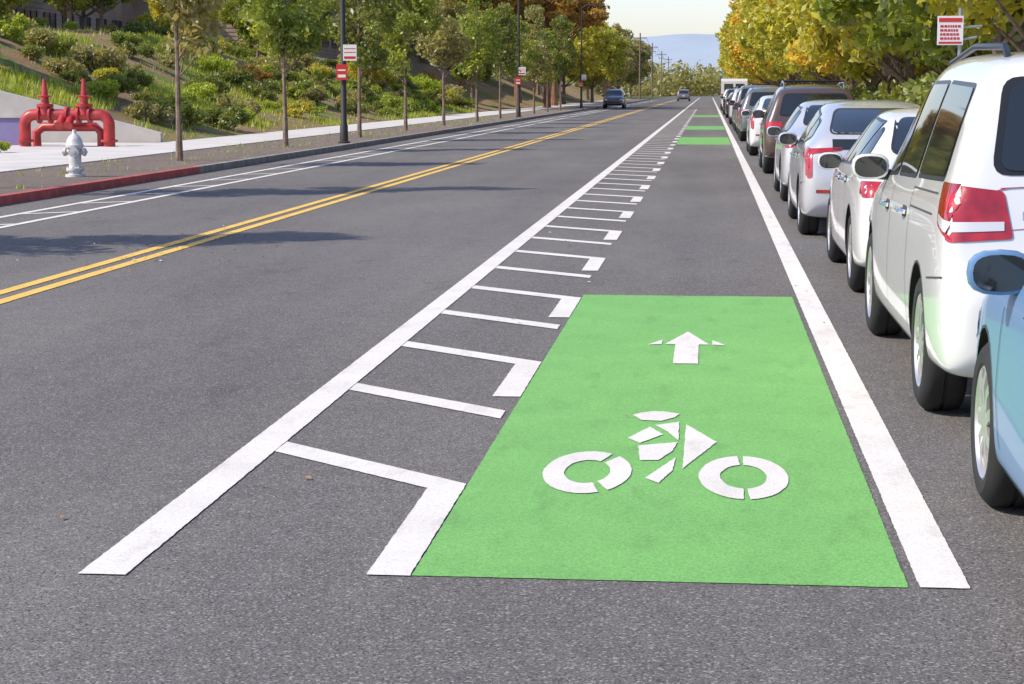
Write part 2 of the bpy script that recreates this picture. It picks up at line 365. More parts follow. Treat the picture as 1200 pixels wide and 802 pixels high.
# ---------------------------------------------------------------- vehicles
def roundpoly(p,r=.05,n=4):
    out=[];L=len(p)
    for i in range(L):
        a,b,c=Vector(p[i-1]),Vector(p[i]),Vector(p[(i+1)%L])
        ra=min(r,(a-b).length*.45); rc=min(r,(c-b).length*.45)
        s=b+(a-b).normalized()*ra; e=b+(c-b).normalized()*rc
        for t in range(n+1):
            u=t/n; q=s*(1-u)**2+b*2*u*(1-u)+e*u*u; out.append((q.x,q.y))
    return out
def patch(mb,poly,view,bvh,off,mi,step=.08):
    bm=bmesh.new(); bm.faces.new([bm.verts.new((x,y,0)) for x,y in poly])
    for ax in (0,1):
        lo=min(p[ax] for p in poly); hi=max(p[ax] for p in poly); t=lo+step
        while t<hi-1e-3:
            co=[0,0,0];no=[0,0,0];co[ax]=t;no[ax]=1
            bmesh.ops.bisect_plane(bm,geom=bm.verts[:]+bm.edges[:]+bm.faces[:],plane_co=co,plane_no=no); t+=step
    bad=[];pos={}
    for v in bm.verts:
        a,b=v.co.x,v.co.y
        if view=='L': o,d=Vector((-3,a,b)),Vector((1,0,0))
        elif view=='R': o,d=Vector((3,a,b)),Vector((-1,0,0))
        elif view=='B': o,d=Vector((a,-3,b)),Vector((0,1,0))
        else: o,d=Vector((a,9,b)),Vector((0,-1,0))
        hit=bvh.ray_cast(o,d)
        if hit[0] is None or (view=='B' and hit[0].y>1.5): bad.append(v); continue
        nn=hit[1]; nn=nn if nn.dot(d)<0 else -nn
        pos[v]=hit[0]+nn*off
    if bad: bmesh.ops.delete(bm,geom=bad,context='VERTS')
    bm.verts.ensure_lookup_table(); bm.verts.index_update()
    mb.add([pos[v] for v in bm.verts],[tuple(v.index for v in f.verts) for f in bm.faces],mi); bm.free()
def ribbon(mb,pts,view,bvh,wd=.009,mi=6,off=.003):
    for a,b in zip(pts[:-1],pts[1:]):
        d=(Vector(b)-Vector(a)); n=Vector((-d.y,d.x)).normalized()*wd/2; a_=Vector(a);b_=Vector(b)
        patch(mb,[tuple(a_-n),tuple(b_-n),tuple(b_+n),tuple(a_+n)],view,bvh,off,mi,.1)
def wheelmesh(R=.33,spokes=7,wide=.21,double=False):
    mb=MB(); ri=R*.68; h=wide/2; Z=(0,0,0)
    mb.lathe([(-h+.02,ri-.01),(-h,ri+.012),(-h-.004,(ri+R)/2),(-h+.008,R-.03),(-h+.03,R-.006),(-h+.055,R),(-.012,R),(-.008,R-.008),(.008,R-.008),(.012,R),(h-.055,R),(h-.03,R-.006),(h-.008,R-.03),(h,ri+.01),(h-.02,ri)],40,0,Z,'x')
    mb.lathe([(-h+.012,ri+.006),(-h+.004,ri-.006),(-h+.02,ri-.022),(.03,ri-.045)],40,1,Z,'x')
    mb.lathe([(.0,ri-.03),(.0,.001)],30,2,Z,'x')
    mb.lathe([(h-.03,ri),(h-.03,.001)],30,2,Z,'x')
    mb.lathe([(-h+.05,.062),(-h+.012,.055),(-h+.006,.04),(-h+.004,.001)],20,1,Z,'x')
    for k in range(spokes):
        for dd in ((-.12,.12) if double else (0,)):
            a=2*math.pi*k/spokes; u=Vector((0,math.cos(a),math.sin(a))); t=Vector((0,math.cos(a+dd),math.sin(a+dd))); n=Vector((0,-math.sin(a),math.cos(a)))
            w0=.022 if not double else .014; w1=.028 if not double else .014
            p0=u*.04;p1=t*(ri-.008)
            vs=[]
            for p,ww,x in ((p0,w0,-h+.012),(p0.lerp(p1,.55),w0,-h+.006),(p1,w1,-h+.018)):
                for sx,xx in ((-1,x),(1,x),(1,x+.035),(-1,x+.035)): vs.append(p+n*ww*sx+Vector((xx,0,0)))
            mb.add(vs,[(0,1,5,4),(1,2,6,5),(2,3,7,6),(3,0,4,7),(4,5,9,8),(5,6,10,9),(6,7,11,10),(7,4,8,11)],1)
    return mb.mesh('wheel',[m_tyre,m_rim,m_well],True,35)
def ringpts(st):
    y,zb,w,belt,wt,top=st; z6=max(belt+.01,top-.055)
    return [(0,zb),(w*.93,zb),(w*.985,zb+.06),(w,zb+.42*(belt-zb)),(w*.985,belt-.12*(belt-zb)),(w*.95,belt),(wt,z6),(wt-.11,max(z6+.004,top)),(0,max(z6+.01,top+.022))]
DET=[m_glass,m_trim,m_red,m_clear,m_chrome,m_plate,m_seam,m_orange]
def cartype(key,stations,wy,R,side,rearw,wind,tailS,tailB,headS,headF,seams,handles,plate,mirror,extra=None,spokes=7,double=False,rail=None,mout=.13):
    bm=bmesh.new(); rings=[]
    for st in stations:
        h_=ringpts(st); full=[(x,z) for x,z in h_]+[(-x,z) for x,z in h_[-2:0:-1]]
        rings.append([bm.verts.new((x,st[0],z)) for x,z in full])
    n=len(rings[0])
    for a,b in zip(rings[:-1],rings[1:]):
        for i in range(n): bm.faces.new((a[i],a[(i+1)%n],b[(i+1)%n],b[i]))
    for rg in (rings[0],rings[-1]):
        for i in range(0,8):
            q=[rg[i],rg[i+1],rg[(n-i-1)%n],rg[(n-i)%n]]; u=[]
            for v in q:
                if v not in u: u.append(v)
            if len(u)>2: bm.faces.new(u)
    bmesh.ops.recalc_face_normals(bm,faces=bm.faces)
    for f in bm.faces: f.smooth=True
    me=bpy.data.meshes.new('tmp'); bm.to_mesh(me); bm.free(); me.materials.append(P_white); me.materials.append(m_well)
    o=link(bpy.data.objects.new('tmp',me)); sb=o.modifiers.new('s','SUBSURF'); sb.levels=3; sb.render_levels=3
    cut=MB()
    for yy in wy: cut.lathe([(-1.3,.001),(-1.3,R+.045),(1.3,R+.045),(1.3,.001)],40,1,(0,yy,R),'x')
    cm=cut.mesh('cut',[P_white,m_well]); b2=bmesh.new(); b2.from_mesh(cm); bmesh.ops.remove_doubles(b2,verts=b2.verts,dist=.003); bmesh.ops.recalc_face_normals(b2,faces=b2.faces); b2.to_mesh(cm); b2.free()
    co=link(bpy.data.objects.new('cut',cm)); bo=o.modifiers.new('b','BOOLEAN'); bo.object=co; bo.operation='DIFFERENCE'; bo.solver='EXACT'
    dg=bpy.context.evaluated_depsgraph_get(); ev=o.evaluated_get(dg); body=bpy.data.meshes.new_from_object(ev); body.name='body'
    body.set_sharp_from_angle(angle=math.radians(35))
    bt=bmesh.new(); bt.from_mesh(body); bvh=BVHTree.FromBMesh(bt); bt.free()
    bpy.data.objects.remove(o); bpy.data.objects.remove(co)
    d=MB()
    for vw in ('L','R'):
        for p in side:
            cx=sum(q[0] for q in p)/len(p); cz=sum(q[1] for q in p)/len(p)
            big_=[(cx+(q[0]-cx)*1.0+math.copysign(.022,q[0]-cx),cz+(q[1]-cz)+math.copysign(.022,q[1]-cz)) for q in p]
            patch(d,roundpoly(big_,.06),vw,bvh,.003,1); patch(d,roundpoly(p,.05),vw,bvh,.006,0)
        for p in tailS: patch(d,roundpoly(p,.02),vw,bvh,.006,2,.04)
        for p in headS: patch(d,roundpoly(p,.03),vw,bvh,.006,3,.04)
        for p in seams: ribbon(d,p,vw,bvh)
        for (hy,hz_) in handles:
            hit=bvh.ray_cast(Vector((-3 if vw=='L' else 3,hy,hz_)),Vector((1 if vw=='L' else -1,0,0)))
            if hit[0] is not None:
                x=hit[0].x; sg=-1 if vw=='L' else 1
                patch(d,roundpoly([(hy-.10,hz_-.03),(hy+.10,hz_-.03),(hy+.10,hz_+.03),(hy-.10,hz_+.03)],.03),vw,bvh,.003,6)
                d.tube([(x+sg*.008,hy-.10,hz_),(x+sg*.035,hy-.06,hz_+.005),(x+sg*.035,hy+.06,hz_+.005),(x+sg*.008,hy+.10,hz_)],.013,6,4)
        for yy in wy:
            pts=[(yy+(R+.052)*math.cos(math.radians(a)),R+(R+.052)*math.sin(math.radians(a))) for a in range(10,171,16)]
            ribbon(d,pts,vw,bvh,.012,6,.002)
    patch(d,roundpoly([(x*1.05,z+(.02 if z>sum(q[1] for q in rearw)/len(rearw) else -.02)) for x,z in rearw],.08),'B',bvh,.004,1); patch(d,roundpoly(rearw,.07),'B',bvh,.008,0)
    patch(d,roundpoly([(x*1.03,z) for x,z in wind],.08),'F',bvh,.003,1); patch(d,roundpoly(wind,.07),'F',bvh,.006,0)
    for p in tailB:
        patch(d,roundpoly(p,.02),'B',bvh,.006,2,.04); patch(d,roundpoly([(-x,z) for x,z in p][::-1],.02),'B',bvh,.006,2,.04)
    for p in headF:
        patch(d,roundpoly(p,.03),'F',bvh,.006,3,.04); patch(d,roundpoly([(-x,z) for x,z in p][::-1],.03),'F',bvh,.006,3,.04)
    pz=plate
    patch(d,[(-.24,pz-.09),(.24,pz-.09),(.24,pz+.09),(-.24,pz+.09)],'B',bvh,.004,6); patch(d,[(-.15,pz-.075),(.15,pz-.075),(.15,pz+.075),(-.15,pz+.075)],'B',bvh,.012,5)
    for kx in range(6): patch(d,[(-.12+kx*.042,pz-.03),(-.095+kx*.042,pz-.03),(-.095+kx*.042,pz+.03),(-.12+kx*.042,pz+.03)],'B',bvh,.015,6)
    patch(d,[(-.34,pz+.12),(.34,pz+.12),(.34,pz+.145),(-.34,pz+.145)],'B',bvh,.014,4)
    z0=stations[1][1]
    patch(d,roundpoly([(-.55,z0+.02),(.55,z0+.02),(.5,z0+.13),(-.5,z0+.13)],.04),'B',bvh,.006,1)
    for s_ in (-1,1): patch(d,[(s_*.58,z0+.2),(s_*.72,z0+.2),(s_*.72,z0+.235),(s_*.58,z0+.235)],'B',bvh,.006,2)
    patch(d,roundpoly([(-.42,.50),(.42,.50),(.38,.62),(-.38,.62)],.04),'F',bvh,.006,1); patch(d,roundpoly([(-.6,.30),(.6,.30),(.5,.42),(-.5,.42)],.04),'F',bvh,.006,1)
    if rail:
        y0,y1,x,z=rail
        for s_ in (-1,1):
            hz0=bvh.ray_cast(Vector((s_*x,y0,4)),Vector((0,0,-1)))[0].z; hm=bvh.ray_cast(Vector((s_*x,(y0+y1)/2,4)),Vector((0,0,-1)))[0].z; h1=bvh.ray_cast(Vector((s_*x,y1,4)),Vector((0,0,-1)))[0].z
            d.tube([(s_*x,y0,hz0-.01),(s_*x,y0+.12,hz0+z),(s_*x,(y0+y1)/2,hm+z),(s_*x,y1-.12,h1+z),(s_*x,y1,h1-.01)],.018,8,1 if z<.07 else 4)
        if z>=.07:
            for yy in (y0+.35,y1-.4): d.tube([(-x,yy,hm+z),(x,yy,hm+z)],.016,8,1)
    if extra: extra(d,bvh)
    det=d.mesh('glazing_and_lights',DET,True,40)
    mm=MB(); my,mz=mirror
    mh=bvh.ray_cast(Vector((-3,my,mz)),Vector((1,0,0)))[0].x
    for s_ in (-1,1):
        cx=s_*(abs(mh)+mout); vs=[];fs=[];nu,nv=16,10
        for j in range(nv+1):
            for i in range(nu):
                a=2*math.pi*i/nu; bta=-math.pi/2+math.pi*j/nv
                sp=lambda t,e=.75: math.copysign(abs(t)**e,t)
                X=.115*sp(math.cos(bta))*sp(math.cos(a)); Z=.08*sp(math.cos(bta))*sp(math.sin(a)); Y=.09*math.sin(bta)
                Y=max(Y,-.035); vs.append((cx+X,my+Y,mz+.02+Z))
        for j in range(nv):
            for i in range(nu): fs.append((j*nu+i,j*nu+(i+1)%nu,(j+1)*nu+(i+1)%nu,(j+1)*nu+i))
        mm.add(vs,fs,0)
        mm.add([(cx+.097*math.copysign(abs(math.cos(a))**.75,math.cos(a)),my-.038,mz+.02+.064*math.copysign(abs(math.sin(a))**.75,math.sin(a))) for a in [2*math.pi*i/20 for i in range(20)]],[tuple(range(20))],1)
        mm.tube([(s_*(abs(mh)-.03),my+.03,mz-.03),(cx-s_*.05,my+.01,mz-.03)],[.035,.03],8,2)
    mir=mm.mesh('mirrors',[P_white,m_glass,m_trim],True,40)
    return dict(body=body,det=det,mir=mir,wheel=wheelmesh(R,spokes,.22,double),wy=wy,R=R,w=max(s_[2] for s_ in stations),L=stations[-1][0])
def putcar(name,T,pm,xl,yr,z=0,rz=0):
    e=link(bpy.data.objects.new(name,None)); e.location=(xl+T['w'],yr,z); e.rotation_euler=(0,0,rz); e.empty_display_size=.3
    def ch(n,me,mt=None,loc=(0,0,0),r=0):
        o=link(bpy.data.objects.new(n,me)); o.parent=e; o.location=loc; o.rotation_euler=(0,0,r)
        if mt: o.material_slots[0].link='OBJECT'; o.material_slots[0].material=mt
        return o
    ch('body',T['body'],pm); ch('glazing_and_lights',T['det']); ch('mirrors',T['mir'],pm)
    i=1
    for yy in T['wy']:
        for s_ in (-1,1):
            ch('wheel_%d'%i,T['wheel'],None,(s_*(T['w']-.13),yy,T['R']),0 if s_<0 else math.pi); i+=1
    return e
# y, zb, w, belt, wt, top
van=cartype('van',[(0,.42,.78,.62,.70,.66),(.05,.32,.90,.72,.80,.77),(.10,.28,.955,.80,.86,.84),(.15,.27,.97,1.06,.87,1.12),(.24,.26,.98,1.10,.84,1.42),(.33,.26,.985,1.11,.80,1.66),(.48,.25,.99,1.11,.77,1.74),(1.0,.24,.99,1.10,.76,1.77),(2.2,.23,.99,1.08,.75,1.78),(3.1,.23,.99,1.05,.72,1.73),(3.6,.23,.985,1.02,.69,1.50),(4.15,.24,.975,.98,.73,1.12),(4.6,.24,.95,.86,.70,.96),(4.9,.26,.86,.70,.62,.78),(5.05,.32,.66,.55,.5,.6)],
 (1.02,4.05),.345,
 [[(.50,1.18),(1.58,1.15),(1.58,1.61),(.60,1.59)],[(1.68,1.145),(2.60,1.12),(2.55,1.61),(1.68,1.61)],[(2.70,1.12),(3.55,1.08),(3.50,1.14),(3.08,1.56),(2.66,1.61)],[(3.62,1.06),(3.86,1.05),(3.62,1.2)]],
 [(-.72,1.22),(.72,1.22),(.66,1.62),(-.66,1.62)],[(-.72,1.10),(.72,1.10),(.60,1.62),(-.60,1.62)],
 [[(.08,.90),(.34,.97),(.46,1.16),(.14,1.16)]],[[(.66,.92),(.95,.90),(.96,1.16),(.70,1.13)]],
 [[(4.45,.72),(4.85,.62),(4.8,.72),(4.5,.84)]],[[(.55,.62),(.85,.66),(.85,.78),(.6,.72)]],
 [[(1.60,1.08),(1.62,.62),(1.48,.30)],[(2.64,1.06),(2.64,.28)],[(3.60,1.0),(3.64,.6),(3.62,.28)],[(1.45,.30),(3.62,.28)],[(.55,1.10),(1.6,1.08)],[(.16,.74),(.60,.70)],[(.6,1.0),(1.6,.985)]],
 [(1.85,.94),(2.85,.92)],.86,(3.32,1.10),rail=(.7,3.0,.62,.05),spokes=7,double=True,
 extra=lambda d,b:([patch(d,roundpoly([(.16,.94),(.30,.98),(.33,1.02),(.15,.99)],.01),vw,b,.010,3,.04) for vw in 'LR'],[patch(d,[(sx*.70,.955),(sx*.93,.945),(sx*.93,.99),(sx*.70,.995)],'B',b,.010,3,.04) for sx in (-1,1)],patch(d,[(-.62,1.0),(.62,1.0),(.62,1.04),(-.62,1.04)],'B',b,.012,4),
   d.tube([(0,.27,1.24),(.3,.30,1.28)],.01,6,1)))
lift=cartype('lift',[(0,.40,.66,.60,.58,.64),(.05,.30,.79,.76,.70,.80),(.11,.24,.845,.90,.74,.96),(.20,.22,.865,.97,.70,1.10),(.5,.2,.875,.97,.65,1.19),(.95,.19,.88,.96,.61,1.32),(1.5,.18,.88,.94,.59,1.42),(2.1,.18,.88,.93,.58,1.47),(2.7,.18,.88,.92,.57,1.43),(3.2,.18,.875,.91,.58,1.24),(3.65,.18,.87,.88,.62,1.0),(4.1,.19,.83,.76,.6,.85),(4.4,.21,.74,.62,.5,.69),(4.54,.28,.55,.48,.4,.53)],
 (.88,3.58),.315,
 [[(.75,1.08),(1.32,1.0),(1.32,1.26),(1.05,1.22)],[(1.40,1.0),(2.12,.985),(2.12,1.36),(1.42,1.29)],[(2.20,.985),(3.15,.965),(2.72,1.31),(2.20,1.36)]],
 [(-.56,1.13),(.56,1.13),(.45,1.36),(-.45,1.36)],[(-.62,1.0),(.62,1.0),(.48,1.36),(-.48,1.36)],
 [[(.12,.87),(.24,.87),(.52,.96),(.48,.99),(.2,.97)],[(.07,.68),(.11,.68),(.14,.87),(.10,.86)]],[[(.76,.66),(.81,.65),(.83,.80),(.84,.96),(.45,.98),(.45,.945),(.76,.91)]],
 [[(3.9,.66),(4.3,.56),(4.25,.66),(3.95,.76)]],[[(.4,.56),(.7,.6),(.72,.72),(.45,.64)]],
 [[(1.36,.94),(1.36,.66),(1.22,.5)],[(2.16,.92),(2.17,.24)],[(3.12,.9),(3.18,.5),(3.1,.24)],[(1.25,.25),(3.1,.24)],[(.12,.62),(.5,.58)]],
 [(1.55,.86),(2.35,.84)],.66,(2.95,.98),spokes=5,double=True,extra=lambda d,b:(patch(d,[(-.55,.955),(.55,.955),(.55,1.06),(-.55,1.06)],'B',b,.007,0),))
sed=cartype('sed',[(0,.40,.68,.60,.60,.64),(.05,.30,.80,.76,.70,.82),(.12,.24,.86,.90,.72,.98),(.35,.21,.88,.94,.66,1.03),(.75,.19,.89,.95,.62,1.08),(1.2,.18,.89,.95,.60,1.32),(1.7,.18,.89,.94,.58,1.42),(2.3,.18,.89,.93,.58,1.44),(2.75,.18,.89,.92,.58,1.38),(3.15,.18,.885,.92,.6,1.22),(3.5,.18,.88,.90,.66,1.02),(4.0,.18,.86,.82,.66,.92),(4.3,.20,.80,.70,.58,.78),(4.46,.24,.70,.56,.5,.62),(4.52,.30,.5,.46,.36,.5)],
 (.92,3.62),.32,
 [[(1.0,1.01),(1.42,1.0),(1.42,1.27),(1.28,1.25)],[(1.49,1.0),(2.15,.985),(2.15,1.34),(1.49,1.31)],[(2.23,.985),(3.12,.97),(2.72,1.29),(2.23,1.34)]],
 [(-.56,1.10),(.56,1.10),(.46,1.36),(-.46,1.36)],[(-.62,1.03),(.62,1.03),(.5,1.34),(-.5,1.34)],
 [[(.06,.80),(.24,.81),(.26,.89),(.08,.90)]],[[(.58,.80),(.84,.78),(.84,.90),(.58,.90)]],
 [[(3.95,.62),(4.38,.54),(4.30,.66),(3.98,.74)]],[[(.42,.56),(.74,.58),(.72,.70),(.46,.66)]],
 [[(1.44,.94),(1.46,.66),(1.30,.5)],[(2.19,.92),(2.19,.24)],[(3.14,.9),(3.2,.5),(3.1,.24)],[(1.3,.25),(3.1,.24)],[(4.02,.84),(4.05,.55)]],
 [(1.6,.86),(2.38,.85)],.62,(2.98,.935),spokes=9,mout=.09)
suv=cartype('suv',[(0,.46,.72,.68,.64,.72),(.05,.36,.86,.80,.76,.86),(.12,.32,.92,.98,.82,1.06),(.24,.30,.94,1.04,.76,1.36),(.38,.29,.945,1.05,.72,1.58),(.6,.28,.95,1.05,.69,1.64),(1.2,.27,.95,1.04,.68,1.68),(2.2,.27,.95,1.03,.67,1.68),(2.8,.27,.95,1.02,.65,1.60),(3.2,.27,.945,1.01,.66,1.36),(3.6,.27,.94,1.0,.72,1.12),(4.1,.28,.92,.94,.74,1.03),(4.5,.30,.84,.82,.66,.90),(4.7,.38,.66,.6,.5,.66)],
 (1.0,3.75),.355,
 [[(.55,1.15),(1.15,1.10),(1.15,1.50),(.75,1.46)],[(1.24,1.10),(2.05,1.09),(2.05,1.52),(1.24,1.51)],[(2.13,1.09),(3.12,1.07),(2.75,1.45),(2.13,1.52)]],
 [(-.64,1.12),(.64,1.12),(.55,1.50),(-.55,1.50)],[(-.70,1.12),(.70,1.12),(.58,1.54),(-.58,1.54)],
 [[(.08,.88),(.26,.90),(.30,1.0),(.12,1.0)]],[[(.60,.89),(.90,.87),(.91,1.0),(.62,1.0)]],
 [[(4.05,.78),(4.5,.7),(4.45,.8),(4.1,.90)]],[[(.5,.7),(.8,.72),(.8,.84),(.55,.8)]],
 [[(1.2,1.03),(1.2,.75),(1.05,.6)],[(2.09,1.02),(2.1,.34)],[(3.12,1.0),(3.2,.6),(3.15,.34)],[(1.4,.34),(3.15,.34)]],
 [(1.4,.94),(2.28,.92)],.78,(3.0,1.09),rail=(.6,2.6,.56,.09),spokes=5,double=True)
putcar('parked_minivan',van,P_white,1.03,8.82)
putcar('parked_sedan',sed,P_blue,1.03,3.92)
putcar('parked_sedan',sed,P_white,1.10,14.75)
putcar('parked_hatchback',lift,P_silver,.98,21.0)
putcar('parked_sedan',sed,P_silver,1.02,27.6)
putcar('parked_suv',suv,P_brown,1.02,37.0)
putcar('parked_hatchback',lift,P_white,.96,47.5)
L=[(sed,P_white,54.5),(suv,P_grey,61),(sed,P_red,69),(van,P_grey,76),(lift,P_black,84),(suv,P_silver,91.5),(sed,P_grey,98),(suv,P_red,105),(sed,P_black,113),(lift,P_white,120),(suv,P_black,128),(sed,P_white,136),(sed,P_grey,144),(suv,P_white,151)]
nm={id(van):'parked_minivan',id(sed):'parked_sedan',id(suv):'parked_suv',id(lift):'parked_hatchback'}
for T,pm,y in L: putcar(nm[id(T)],T,pm,1.0+random.uniform(-.1,.15),y)
for T,pm,x,y in [(suv,P_black,10,44),(sed,P_blue,10.5,50),(suv,P_silver,9.5,56),(sed,P_black,10,62),(suv,P_grey,9.5,68)]: putcar(nm[id(T)],T,pm,x,y,.105,math.radians(-90+random.uniform(-5,5)))
putcar('oncoming_suv',suv,P_brown,-9.3,175,0,math.pi).location.x=-8.2
putcar('driving_suv',suv,P_grey,-4.6,285)
bv=link(bpy.data.objects.new('delivery_van',None)); bv.location=(2.0,160,0)
mb=MB(); prof=[(0,.5),(0,2.3),(.08,2.5),(4.2,2.5),(4.9,1.6),(5.7,1.3),(5.9,1.0),(5.9,.45)]
mb.add([(x,y,z) for x in (-1.05,1.05) for y,z in prof],[tuple(range(8)),tuple(range(15,7,-1))]+[(i,i+8,(i+1)%8+8,(i+1)%8) for i in range(8)],0)
mb.box((-.8,-.02,1.5),(-.1,-.003,2.1),1); mb.box((.1,-.02,1.5),(.8,-.003,2.1),1); mb.box((-1.04,-.02,.9),(-.9,-.003,1.3),2); mb.box((.9,-.02,.9),(1.04,-.003,1.3),2)
mb.obj('body',[P_white,m_glass,m_red],parent=bv)
for i,(x,y) in enumerate([(-.95,1),(.95,1),(-.95,4.8),(.95,4.8)]):
    o=link(bpy.data.objects.new('wheel_%d'%(i+1),van['wheel'])); o.parent=bv; o.location=(x,y,.345)
# ---------------------------------------------------------------- street furniture
def fire_hydrant(x,y):
    mb=MB()
    mb.lathe([(0,.001),(0,.17),(.04,.17),(.05,.11),(.10,.105),(.11,.15),(.15,.15),(.16,.105),(.46,.11),(.50,.15),(.54,.155),(.56,.14),(.62,.13),(.69,.09),(.73,.04),(.74,.035),(.80,.03),(.80,.001)],20,0)
    for d,r in ((Vector((1,0,0)),.06),(Vector((-1,0,0)),.06),(Vector((.2,-1,0)).normalized(),.075)):
        c=Vector((0,0,.42))
        mb.tube([c+d*.08,c+d*.15,c+d*.152,c+d*.19,c+d*.192,c+d*.22],[r*.8,r*.8,r*1.15,r*1.15,r*.4,r*.4],12,0)
    for k in range(8):
        a=k*math.pi/4; mb.tube([(.135*math.cos(a),.135*math.sin(a),.09),(.135*math.cos(a),.135*math.sin(a),.17)],.014,6,0)
    return mb.obj('fire_hydrant',[m_hyd],True,35,loc=(x,y,.115))
fire_hydrant(-10.75,32.7)
fp=MB()
def bend(c,r,a0,a1,n=8):
    return [(c[0]+r*math.cos(math.radians(a0+(a1-a0)*i/n)),c[1],c[2]+r*math.sin(math.radians(a0+(a1-a0)*i/n))) for i in range(n+1)]
zz=.62
fp.tube([(-1.15,0,0)]+bend((-.9,0,zz-.05),.25,180,90)+[(-.2,0,zz+.2),(.5,0,zz+.2)]+bend((.85,0,zz-.05),.25,90,0)+[(1.1,0,0)],.15,14)
fp.tube([(-1.0,.45,0),(-1.0,.45,.35),(-.8,.45,.5),(.6,.45,.5),(.75,.45,.35),(.75,.45,0)],.12,12)
for x in (-.75,-.45,0,.3,.6): fp.tube([(x-.03,0,.82),(x+.03,0,.82)],.23,16)
for x in (-1.15,1.1): fp.tube([(x,0,.12),(x,0,.18)],.22,16)
for x in (-.6,.45):
    fp.tube([(x,0,.82),(x,0,1.02),(x,0,1.03),(x,0,1.10),(x,0,1.11),(x,0,1.3),(x,0,1.75)],[.18,.16,.22,.22,.11,.09,.045],14)
    fp.lathe([(1.28,.20),(1.30,.225),(1.32,.20),(1.30,.18),(1.28,.20)],20,0,(x,0,0))
    for k in range(3):
        a=k*math.pi/3; fp.tube([(x-.2*math.cos(a),-.2*math.sin(a),1.3),(x+.2*math.cos(a),.2*math.sin(a),1.3)],.014,6)
fp.tube([(-.1,0,.8),(-.1,-.3,.62),(-.1,-.42,.55)],[.11,.1,.12],12); fp.tube([(.1,0,.8),(.14,-.3,.62),(.14,-.42,.55)],[.11,.1,.12],12)
fp.obj('fire_main_valve_assembly',[m_firered],True,35,loc=(-16.6,50,.125))
rw=MB(); xs=[-15.25,-17,-19,-21,-23,-26]
top=[.30,.75,1.25,1.75,2.2,2.9]
vs=[];
for x,t in zip(xs,top): vs+=[(x,53.92,0),(x,54.14,0),(x,54.14,t+.1),(x,53.92,t+.1)]
fs=[]
for i in range(len(xs)-1):
    for k_ in range(4): fs.append((i*4+k_,i*4+(k_+1)%4,i*4+4+(k_+1)%4,i*4+4+k_))
fs+=[(0,1,2,3),tuple(len(vs)-4+q for q in (3,2,1,0))]
rw.add(vs,fs); rw.obj('retaining_wall',[m_conc])
pw=MB(); pw.box((-24,51.0,.1),(-18.1,51.25,.85)); pw.box((-24.05,50.95,.853),(-18.05,51.3,.93),1); pw.obj('painted_wall',[simple('purple_mural',(.22,.13,.33),.7,c2=(.20,.20,.34),vs=1.2),m_conc])
def lamp(x,y):
    e=link(bpy.data.objects.new('street_lamp',None)); e.location=(x,y,.11)
    mb=MB(); mb.lathe([(0,.001),(0,.17),(.05,.17),(.07,.12),(.5,.11),(.55,.085),(8.2,.055),(8.2,.001)],14,0)
    mb.tube([(0,0,8.0),(.3,0,8.25),(1.2,0,8.35)],[.05,.04,.035],8,0)
    mb.box((1.15,-.12,8.28),(1.75,.12,8.40),0); mb.box((1.25,-.09,8.262),(1.7,.09,8.278),1)
    mb.obj('pole_and_luminaire',[m_dark,m_clear],True,35,parent=e)
    s=MB(); s.box((.02,-.135,2.28),(.40,-.12,2.72),0); s.box((.05,-.139,2.33),(.37,-.136,2.40),1); s.box((.05,-.139,2.50),(.37,-.136,2.52),1); s.box((.05,-.139,2.6),(.37,-.136,2.62),1)
    s.box((-.17,-.135,1.75),(.13,-.12,2.18),1); s.box((-.13,-.139,1.82),(.09,-.136,1.9),0); s.box((-.13,-.139,2.0),(.09,-.136,2.04),0)
    s.obj('parking_sign_plates',[m_sign,m_signred],parent=e)
lamp(-10.1,54.2); lamp(-10.3,107); lamp(-10.3,160)
sg=link(bpy.data.objects.new('parking_sign',None)); sg.location=(3.72,30.2,.13)
mb=MB(); mb.tube([(0,0,0),(0,0,2.66)],.03,10); mb.tube([(-.05,0,2.38),(.32,0,2.40)],.02,6); mb.tube([(0,0,2.2),(.25,0,2.24)],.02,6); mb.obj('post',[m_steel],True,35,parent=sg)
s=MB(); s.box((-.34,-.055,2.12),(.04,-.04,2.55),0)
s.box((-.32,-.059,2.46),(.02,-.056,2.52),1); s.box((-.32,-.059,2.14),(.02,-.056,2.17),1)
for row in range(4):
    x=-.30
    while x<-.03:
        wd=random.uniform(.02,.05); s.box((x,-.059,2.20+row*.06),(min(0,x+wd),-.056,2.235+row*.06),1); x+=wd+.012
s.obj('plate',[m_sign,m_signred],parent=sg)
tops=[]
for (x,y) in [(-11.5,330),(-11.5,400),(-11.5,480),(-11.5,560)]:
    mb=MB(); mb.tube([(0,0,0),(0,0,11)],[.16,.11],8); mb.box((-1.1,-.06,10.1),(1.1,.06,10.25)); mb.box((-.8,-.06,9.2),(.8,.06,9.33))
    mb.obj('utility_pole',[m_bark],loc=(x,y,0)); tops.append((x,y))
wr=MB()
for a,b in zip(tops[:-1],tops[1:]):
    for ox in (-1.0,0,1.0):
        wr.tube([(a[0]+(b[0]-a[0])*t+ox,a[1]+(b[1]-a[1])*t,10.3-1.2*math.sin(math.pi*t)) for t in [i/8 for i in range(9)]],.02,4)
wr.obj('overhead_wires',[m_dark])
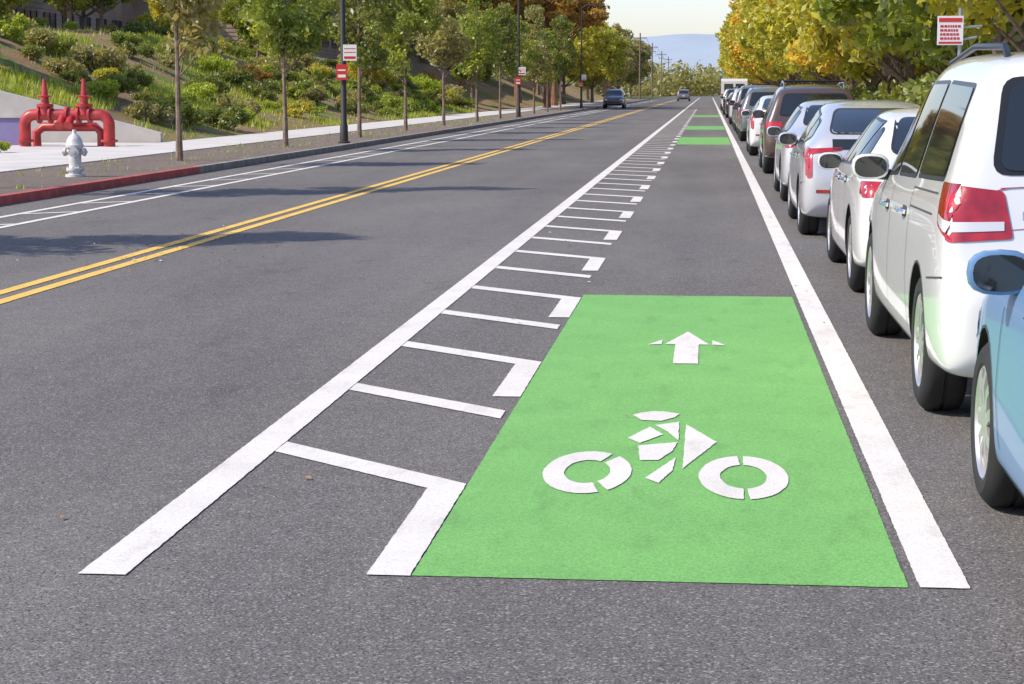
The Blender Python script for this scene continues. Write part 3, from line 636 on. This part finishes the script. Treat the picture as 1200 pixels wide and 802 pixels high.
# ---------------------------------------------------------------- buildings
m_side=simple('brown_siding',(.42,.30,.22),.8,var=.25,vs=.6); m_roof=simple('roof_fascia',(.20,.15,.12),.7); m_win=simple('window_glass',(.03,.04,.05),.08)
m_stone=simple('tan_stone',(.45,.36,.27),.85,var=.2,vs=.5)
def building(name,x0,x1,y0,y1,z0,H,wall=m_side,fascia=m_roof):
    e=link(bpy.data.objects.new(name,None)); w=MB(); w.box((x0,y0,z0-1.5),(x1,y1,z0+H)); 
    z=z0+.3
    while z<z0+H-.4: w.box((x1+.002,y0,z),(x1+.03,y1,z+.12)); w.box((x0,y0-.03,z),(x1,y0-.002,z+.12)); z+=.30
    w.obj('walls',[wall],parent=e)
    r=MB(); r.box((x0-1,y0-1.2,z0+H+.003),(x1+1.2,y1+1.2,z0+H+.55)); r.box((x0,y0,z0+H+.553),(x1,y1,z0+H+.9)); r.obj('roof',[fascia],parent=e)
    g_=MB(); y=y0+1.5
    while y<y1-3:
        for zz in [z0+1.0+3.2*q for q in range(max(1,int(H//3.2)))]:
            g_.box((x1+.035,y,zz),(x1+.06,y+2.2,zz+1.5)); 
            for t in (0,1.07,2.14): g_.box((x1+.063,y+t,zz),(x1+.11,y+t+.08,zz+1.5),1)
            g_.box((x1+.063,y-.05,zz-.1),(x1+.14,y+2.27,zz-.002),1)
        y+=3.6
    g_.obj('windows',[m_win,m_roof],parent=e)
building('office_building',-62,-42,92,150,4.0,7.5); building('office_building',-52,-29,142,205,4.0,7)
building('shop_building',-30,-18.5,228,248,1.5,3.4,m_stone,simple('white_fascia',(.7,.66,.6),.6))
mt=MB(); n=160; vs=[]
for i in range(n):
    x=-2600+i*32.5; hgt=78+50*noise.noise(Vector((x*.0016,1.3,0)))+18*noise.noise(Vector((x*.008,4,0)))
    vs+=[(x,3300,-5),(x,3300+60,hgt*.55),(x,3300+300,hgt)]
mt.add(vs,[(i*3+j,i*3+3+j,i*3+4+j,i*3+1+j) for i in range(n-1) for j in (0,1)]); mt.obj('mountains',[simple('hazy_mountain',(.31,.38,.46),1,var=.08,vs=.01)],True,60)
# ---------------------------------------------------------------- light
el=math.radians(45); fr=Vector((-.92,-.39)).normalized()
v=Vector((-fr.x*math.cos(el),-fr.y*math.cos(el),-math.sin(el)))
sun=bpy.data.lights.new('sun','SUN'); sun.energy=5.0; sun.angle=math.radians(.53); sun.color=(1,.90,.75)
so=link(bpy.data.objects.new('sun',sun)); so.rotation_euler=v.to_track_quat('-Z','Y').to_euler(); so.location=(-20,-10,30)
W=bpy.data.worlds.new('World'); S.world=W; W.use_nodes=True; nt=W.node_tree; bg=nt.nodes['Background']
sk=nt.nodes.new('ShaderNodeTexSky'); sk.sky_type='NISHITA'; sk.sun_disc=False; sk.sun_elevation=el; sk.sun_rotation=math.atan2(fr.x,fr.y); sk.dust_density=1.0; sk.air_density=1.0; sk.ozone_density=1.5
mx=mix(nt,1.0,sk.outputs[0],(1.42,1.36,1.52),'MULTIPLY')
nt.links.new(mx,bg.inputs[0]); bg.inputs[1].default_value=.15
# ---------------------------------------------------------------- camera
cd=bpy.data.cameras.new('camera'); cam=link(bpy.data.objects.new('camera',cd)); cam.location=(0,0,1.58)
cd.sensor_width=36; cd.lens=69; cd.clip_end=8000; cd.clip_start=.1
cam.rotation_euler=(math.radians(90-7.31),0,math.radians(5.69)); S.camera=cam
